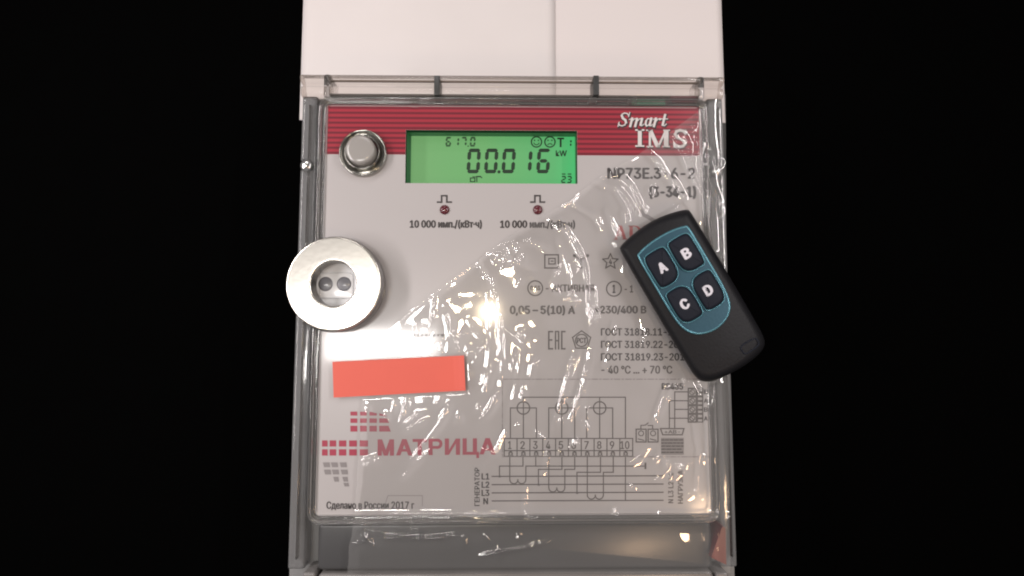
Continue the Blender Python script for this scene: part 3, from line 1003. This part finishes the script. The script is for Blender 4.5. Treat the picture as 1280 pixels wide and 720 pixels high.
# ------------------------------------------------------------------ ring magnet
zm = ZL + 0.026
zt = zm + 0.075
mc = P(416.6, 354.6, zt)
ro, ri = 0.0, 0.0
ro = P(477.5, 354.6, zt).x - mc.x
ri = P(445.0, 354.6, zt).x - mc.x
mg = empty('ring_magnet', (mc.x, mc.y, zm), 'shiny round nickel ring magnet lying on the meter edge above the red sticker', 'magnet')
o_ = 0.006
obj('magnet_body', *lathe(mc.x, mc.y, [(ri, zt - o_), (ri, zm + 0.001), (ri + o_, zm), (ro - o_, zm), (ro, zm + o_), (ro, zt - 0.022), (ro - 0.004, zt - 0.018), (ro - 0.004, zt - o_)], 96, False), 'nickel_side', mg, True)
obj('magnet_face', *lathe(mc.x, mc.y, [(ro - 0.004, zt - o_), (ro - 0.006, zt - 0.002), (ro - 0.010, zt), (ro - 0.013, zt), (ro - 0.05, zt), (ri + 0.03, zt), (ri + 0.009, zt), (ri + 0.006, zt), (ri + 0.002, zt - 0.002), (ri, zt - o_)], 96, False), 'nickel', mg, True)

# ------------------------------------------------------------------ wrinkled clear film
CREASES = [
 ([(604, 345), (611, 380), (613, 420), (609, 460), (602, 480)], .7), ([(650, 440), (646, 480), (636, 520)], .7), ([(668, 430), (662, 475), (650, 520)], .55), ([(700, 300), (712, 340), (716, 390)], .6),
 ([(760, 262), (776, 300), (780, 345)], .6), ([(690, 545), (680, 590), (664, 632)], .55), ([(560, 430), (556, 470), (548, 500)], .6), ([(742, 410), (736, 450), (726, 492), (712, 530)], .7), ([(640, 520), (622, 560), (600, 592)], .6), ([(800, 180), (822, 200), (838, 226)], .8),
 ([(597, 327), (570, 346), (543, 368)], .8), ([(543, 368), (518, 386), (502, 401)], .7), ([(690, 266), (714, 252), (744, 226)], .6), ([(745, 226), (775, 208), (797, 196)], .5),
 ([(602, 326), (612, 347), (620, 372), (624, 400), (625, 435), (627, 470)], 1.2), ([(625, 388), (628, 420), (629, 450), (625, 480)], .8),
 ([(645, 437), (641, 455), (638, 474)], .9), ([(720, 440), (714, 460), (708, 479), (700, 505), (692, 537)], 1.3), ([(728, 440), (720, 462), (714, 473), (704, 503)], .8),
 ([(715, 300), (727, 320), (734, 345), (734, 375), (740, 400), (739, 407)], 1.3), ([(682, 269), (694, 279), (704, 289)], 1.1),
 ([(701, 274), (718, 300), (729, 324), (732, 345)], 1.4), ([(715, 252), (729, 261), (747, 271), (754, 287)], 1.3),
 ([(744, 225), (760, 232), (773, 234), (782, 247), (793, 264), (798, 269)], 1.6), ([(755, 221), (778, 220), (789, 231), (795, 244), (803, 258)], 1.3),
 ([(840, 222), (848, 234), (853, 244), (860, 260)], 1.5), ([(847, 180), (860, 196), (865, 213), (878, 238)], 1.6),
 ([(827, 169), (842, 171), (855, 190), (865, 210), (880, 240)], 1.6), ([(855, 167), (860, 180), (862, 200)], 1.4), ([(867, 167), (876, 180), (875, 192)], 1.5),
 ([(880, 205), (890, 230), (900, 250)], 1.5), ([(884, 175), (892, 190), (896, 210)], 1.2), ([(885, 232), (889, 245), (897, 262)], 1.4),
 ([(610, 314), (635, 305), (650, 303), (665, 301), (678, 305), (690, 309)], 1.3), ([(610, 315), (640, 322), (655, 328), (672, 335)], 1.1), ([(632, 305), (640, 320), (647, 337)], 1.2),
 ([(542, 367), (541, 380), (540, 395), (537, 415)], 1.2), ([(555, 380), (560, 400), (565, 420), (572, 435)], 1.1), ([(585, 400), (594, 413), (605, 425)], 1.0),
 ([(525, 427), (521, 436), (519, 443)], 1.0), ([(543, 420), (541, 430), (546, 442)], 1.2), ([(570, 424), (572, 440)], 1.0), ([(597, 326), (606, 345)], 1.2),
 ([(619, 453), (611, 471), (605, 491)], 1.3), ([(620, 495), (612, 510), (601, 524)], 1.2), ([(629, 478), (618, 500), (603, 524)], 1.0),
 ([(510, 495), (505, 512), (499, 531)], 1.2), ([(561, 509), (548, 531), (525, 562), (505, 584)], 1.3), ([(532, 515), (518, 522), (503, 533)], 1.2), ([(535, 522), (518, 532), (501, 542)], 1.0),
 ([(494, 496), (490, 518)], .9), ([(554, 491), (543, 509)], .9), ([(472, 569), (460, 573), (448, 578)], 1.2), ([(478, 572), (462, 580), (450, 583)], .9), ([(537, 562), (520, 578), (512, 587), (497, 604)], 1.0),
 ([(458, 505), (460, 520)], .8), ([(573, 517), (572, 530)], .9), ([(560, 452), (600, 440)], .7),
 ([(439, 684), (445, 668), (452, 658), (466, 664), (481, 672), (512, 673), (543, 673), (570, 669)], 1.9), ([(488, 656), (512, 662), (534, 663)], 1.4), ([(443, 681), (456, 676), (466, 682)], 1.8), ([(450, 664), (455, 676), (462, 668)], 1.8),
 ([(741, 475), (730, 488), (724, 496), (713, 524)], 1.1), ([(835, 483), (828, 503), (820, 524)], 1.5), ([(847, 478), (840, 490), (833, 500)], 1.0), ([(857, 470), (856, 482)], 1.2),
 ([(665, 644), (670, 651), (676, 656)], 1.3), ([(682, 652), (686, 660)], 1.0), ([(692, 648), (700, 655), (709, 662)], .9), ([(600, 695), (640, 688), (684, 678)], 1.2), ([(768, 642), (772, 634)], 1.5), ([(786, 606), (792, 611)], 1.4),
 ([(640, 300), (700, 318), (760, 330)], .5), ([(650, 412), (655, 425)], 1.3), ([(632, 412), (643, 420), (655, 436)], 1.6), ([(770, 400), (762, 430), (757, 460)], .8), ([(800, 395), (806, 420), (803, 440)], .6),
 ([(600, 560), (640, 575), (700, 566), (760, 540)], .5), ([(660, 600), (655, 630), (668, 660)], .6), ([(810, 560), (790, 580), (770, 585)], .9), ([(870, 520), (876, 560), (872, 610)], .8), ([(889, 480), (893, 540), (890, 600)], 1.1),
 ([(690, 352), (700, 368), (712, 366), (730, 380)], 1.0), ([(700, 330), (694, 345)], 1.1), ([(722, 322), (724, 336), (722, 342)], 1.4), ([(740, 350), (745, 372), (742, 395)], .8),
]
rc = random.Random(11)
for cx, cy, sx, sy, n in ((655, 312, 38, 16, 26), (548, 408, 40, 22, 26), (872, 195, 22, 45, 30), (735, 385, 14, 24, 14), (845, 590, 45, 45, 46), (710, 500, 80, 90, 28), (520, 520, 60, 35, 20), (455, 668, 16, 10, 14), (700, 560, 100, 40, 14), (800, 245, 30, 22, 10), (640, 680, 150, 20, 16), (590, 430, 30, 12, 10), (485, 430, 26, 8, 10)):
    for _ in range(int(n * 0.32)):
        x, y = rc.gauss(cx, sx * .6), rc.gauss(cy, sy * .6)
        a = rc.gauss(1.85, 0.5)
        L = rc.uniform(5, 17)
        mxx, myy = x + L * math.cos(a) * .5 + rc.uniform(-1, 1), y + L * math.sin(a) * .5 + rc.uniform(-1, 1)
        CREASES.append(([(x, y), (mxx, myy), (x + L * math.cos(a), y + L * math.sin(a))], rc.uniform(.5, 1.3)))

EDGE = [(118, 905), (140, 872), (195, 795), (225, 744), (250, 713), (265, 688), (300, 630), (314, 610), (326, 597), (345, 570), (367, 542), (385, 516), (400, 500), (410, 490), (420, 472), (428, 459), (440, 457), (520, 452), (600, 446), (650, 442), (690, 436), (716, 434)]
ny, nx = 430, 330
ys = np.linspace(118, 716, ny)
xl = np.interp(ys, [a for a, b in EDGE], [b for a, b in EDGE])
rngj = np.random.RandomState(5)
xl = xl + np.convolve(rngj.randn(ny + 8), np.ones(9) / 9, 'valid') * 1.6
xr = np.interp(ys, [118, 300, 716], [907, 908, 913])
S = np.linspace(0, 1, nx)
GX = xl[:, None] + (xr - xl)[:, None] * S[None, :]
GY = np.repeat(ys[:, None], nx, 1)
# bunch grid columns evenly (fine near the left edge on the long rows)
Hh = np.zeros_like(GX)


def wave(kx, ky, ph):
    return np.sin(GX * kx + GY * ky + ph)


Hh += 1.1 * wave(.031, .017, .3) * wave(-.012, .027, 1.1) + 0.5 * wave(.07, -.041, 2.0) * wave(.021, .06, .4) + 0.10 * wave(.16, .11, .7) * wave(-.09, .19, 2.2)
for pts, amp in CREASES:
    if pts[0][0] > 740 and pts[0][1] < 300 or pts[0][1] > 655:      # the tight crumple at the corner by the fob
        amp *= 1.75
    wdt = 1.5 + 0.35 * amp
    arr = np.array(pts, float)
    x0, y0, x1, y1 = arr[:, 0].min() - 15, arr[:, 1].min() - 15, arr[:, 0].max() + 15, arr[:, 1].max() + 15
    m_ = (GX > x0) & (GX < x1) & (GY > y0) & (GY < y1)
    if not m_.any():
        continue
    X, Y = GX[m_], GY[m_]
    X = X + 0.25 * np.sin(Y * 0.22 + amp * 9)
    best = np.full(X.shape, 1e9)
    tt = np.zeros(X.shape)
    nseg = len(pts) - 1
    for k in range(nseg):
        (ax, ay), (bx, by) = pts[k], pts[k + 1]
        L2 = (bx - ax) ** 2 + (by - ay) ** 2
        t = np.clip(((X - ax) * (bx - ax) + (Y - ay) * (by - ay)) / L2, 0, 1)
        d = np.hypot(X - ax - t * (bx - ax), Y - ay - t * (by - ay))
        u_ = d < best
        best = np.where(u_, d, best)
        tt = np.where(u_, (k + t) / nseg, tt)
    env = np.clip(np.sin(np.pi * np.clip(tt, .04, .96)) ** .45, 0, 1) * (0.85 + 0.15 * np.sin(tt * 11 + amp * 5))
    Hh[m_] += env * (amp * 1.9 * np.exp(-(best / wdt) ** 2) + 0.42 * min(1.2, amp) * np.exp(-(best / 4.5) ** 2))
Hh = Hh / K                                   # pixels -> units
base = np.full_like(GX, ZL + 0.0105)
base += 0.018 * np.exp(-((GY - 648) / 6.0) ** 2)             # over the rim
base += np.clip((GY - 655) / 10, 0, 1) * -0.012
base += 0.022 * np.exp(-((GX - np.interp(GY, [133, 642], [882, 897])) / 6) ** 2)
hz_ = Hh * 0.9 + 0.006
# pressed flat below the fob and the sticker


def inside(poly, grow):
    ok = np.full(GX.shape, 1e9)
    n = len(poly)
    for i in range(n):
        (ax, ay), (bx, by) = poly[i], poly[(i + 1) % n]
        L = math.hypot(bx - ax, by - ay)
        ok = np.minimum(ok, ((bx - ax) * (GY - ay) - (by - ay) * (GX - ax)) / L)
    return np.clip((ok + grow) / grow, 0, 1)


FU, FV, FO = (0.509, 0.861), (0.861, -0.509), (774.0, 311.0)


def floc(v_, u_):
    return (FO[0] + FV[0] * v_ + FU[0] * u_, FO[1] + FV[1] * v_ + FU[1] * u_)


fobq = [floc(0, -8), floc(100, -8), floc(100, 204), floc(0, 204)]
stq = [(415.5, 452.5), (580, 444.5), (582, 488), (417, 497)]
press = np.maximum(inside(fobq, 5.0), inside(stq, 3.5))
Z = base + np.maximum(hz_, 0.0) * (1 - press)
Z = np.minimum(Z, np.where(press > .5, ZL + 0.014, 9.9))
film_v = []
for j in range(ny):
    for i in range(nx):
        film_v.append(P(GX[j, i], GY[j, i], Z[j, i]))
film_f = [(j * nx + i, (j + 1) * nx + i, (j + 1) * nx + i + 1, j * nx + i + 1) for j in range(ny - 1) for i in range(nx - 1)]
film = obj('plastic_film', film_v, film_f, 'film', None, True)
tag(film, 'crumpled transparent plastic film spread over the lower half of the meter beneath the key fob', 'plastic film')

# ------------------------------------------------------------------ coral sticker
zst = ZL + 0.022
sv, sf = [], []
n = 24
for k in range(n + 1):
    t = k / n
    for (a, b_) in (((415.5, 452.3), (580, 444.3)), ((417, 497), (582, 488.2))):
        x = a[0] + (b_[0] - a[0]) * t
        y = a[1] + (b_[1] - a[1]) * t
        lift = 0.012 * max(0, t - 0.9) / 0.1 * max(0, t - .9) / .1
        sv.append(P(x, y, zst + lift)); sv.append(P(x, y, zst + lift - 0.003))
for k in range(n):
    a = 4 * k
    sf += [(a, a + 2, a + 6, a + 4), (a + 1, a + 5, a + 7, a + 3), (a, a + 4, a + 5, a + 1), (a + 2, a + 3, a + 7, a + 6)]
sf += [(0, 1, 3, 2), (4 * n, 4 * n + 2, 4 * n + 3, 4 * n + 1)]
st = obj('sticker', sv, sf, 'sticker', None)
tag(st, 'plain coral red rectangular sticker between the ring magnet and the squares emblem', 'sticker')

# ------------------------------------------------------------------ key fob
zf0 = ZL + 0.016
zf1 = ZL + 0.125
fc = P(*floc(50, 98), zf1)
fob = empty('key_fob', (fc.x, fc.y, zf0), 'black remote key fob with four lettered buttons on a teal panel lying on the film', 'key fob')


def catmull(pts, n=5):
    out = []
    m_ = len(pts)
    for i in range(m_):
        p0, p1, p2, p3 = [Vector(pts[(i + k) % m_]) for k in (-1, 0, 1, 2)]
        for k in range(n):
            t = k / n
            out.append(tuple(0.5 * ((2 * p1) + (p2 - p0) * t + (2 * p0 - 5 * p1 + 4 * p2 - p3) * t * t + (3 * p1 - p0 - 3 * p2 + p3) * t ** 3)))
    return out


def inset(pts, d):
    n = len(pts)
    out = []
    for i in range(n):
        a, b_, c_ = Vector(pts[i - 1]), Vector(pts[i]), Vector(pts[(i + 1) % n])
        t = (c_ - a).normalized()
        out.append((b_.x - t.y * d, b_.y + t.x * d))
    return out


def fobpts(pts, z):
    return [P(*floc(v_, u_), z) for v_, u_ in pts]


body = [(0, 3), (2.5, -1.5), (14, -5), (32, -8), (50, -9), (68, -7.5), (86, -3.5), (97, 0.5), (100, 5), (100.6, 20), (101, 60), (101, 110), (100.5, 160), (99.5, 184), (95, 196), (84, 202), (66, 205), (50, 205.5), (34, 204.5), (18, 202), (6, 196), (0.5, 185), (-0.5, 160), (-1, 110), (-1, 60), (-0.6, 20)]
body = catmull(body, 4)
# scale: the outline was read at mid height
def flat(pts, d, z):
    return fobpts(inset(pts, d), z)


def shrink(pts, d, z):
    return fobpts([(50 + (a - 50) * (1 - d / 50.0), 98 + (b_ - 98) * (1 - d / 107.0)) for a, b_ in pts], z)


obj('fob_shell', *loft([shrink(body, 7, zf0), shrink(body, 2.2, zf0 + 0.012), shrink(body, 0.3, zf0 + 0.04), shrink(body, 0, zf0 + 0.058), shrink(body, 0.8, zf0 + 0.066), shrink(body, 0.2, zf0 + 0.070), shrink(body, 0.8, zf1 - 0.028), shrink(body, 3, zf1 - 0.012), shrink(body, 5.5, zf1 - 0.003), shrink(body, 9, zf1)], True), 'fob', fob, True)
teal = [(15, 22), (19, 17), (35, 13.5), (52, 12.5), (69, 13.5), (84, 17), (88.5, 22), (89, 50), (89, 90), (87.5, 118), (82, 134), (70, 144), (52, 148), (34, 144), (22, 134), (16, 118), (14.5, 90), (14.5, 50)]
teal = catmull(teal, 3)
pn = obj('button_panel', *loft([flat(teal, 0, zf1 - 0.004), flat(teal, 0, zf1 + 0.003), flat(teal, 1.2, zf1 + 0.006)], False), 'teal', fob, False)
obj('panel_edge', *loft([flat(teal, -0.4, zf1 - 0.002), flat(teal, -0.4, zf1 + 0.0045), flat(teal, 0.9, zf1 + 0.0075), flat(teal, 1.8, zf1 + 0.0062)], False, False), 'teal_edge', pn, True)


def octo(cv, cu, hw, hh, cut):
    """Button outline, corner cut sizes clockwise from the top inner side."""
    a, b_, c_, d_ = cut
    return [(cv - hw + a, cu - hh), (cv + hw - b_, cu - hh), (cv + hw, cu - hh + b_), (cv + hw, cu + hh - c_), (cv + hw - c_, cu + hh), (cv - hw + d_, cu + hh), (cv - hw, cu + hh - d_), (cv - hw, cu - hh + a)]


def smooth_poly(pts):
    # corner cutting twice: soft but still eight-sided
    for _ in range(2):
        q = []
        for i in range(len(pts)):
            a, b_ = pts[i], pts[(i + 1) % len(pts)]
            q += [(a[0] * .78 + b_[0] * .22, a[1] * .78 + b_[1] * .22), (a[0] * .22 + b_[0] * .78, a[1] * .22 + b_[1] * .78)]
        pts = q
    return pts


zk = zf1 + 0.006
for ch, cv, cu, cut in (('A', 34.6, 47.5, (5, 4, 9, 4)), ('B', 69.4, 47.5, (4, 5, 4, 9)), ('C', 35.2, 101, (4, 9, 4, 8)), ('D', 69.6, 101, (9, 4, 8, 4))):
    o_ = smooth_poly(octo(cv, cu, 15.3, 23.0, cut))
    fr = obj('button_surround', *loft([flat(o_, -1.6, zk - 0.001), flat(o_, -1.5, zk + 0.004), flat(o_, -0.2, zk + 0.005), flat(o_, 0.2, zk - 0.001)], False, False), 'teal_edge', pn, True)
    bt = obj('fob_button', *loft([flat(o_, 0.3, zk - 0.002), flat(o_, 0.5, zk + 0.010), flat(o_, 1.8, zk + 0.016), flat(o_, 4.5, zk + 0.018)], False), 'rubber', fob, True)
    x, y = floc(cv, cu)
    text(ch, x - 5.6, y - 6.8, x + 5.6, y + 6.8, 'fob_letter', bt, 0.045, 30.6, zk + 0.0187, 'letter')
# recessed loop hole at the tail end
sl = [(70, 182), (88, 182), (91, 187), (88, 193), (70, 194), (67, 188)]
sl = catmull(sl, 4)
obj('keyring_slot', *loft([flat(sl, 0, zf1 - 0.016), flat(sl, -0.5, zf1 + 0.001), flat(sl, 1.2, zf1 + 0.002), flat(sl, 2.0, zf1 - 0.012)], False), 'rubber', fob, True)
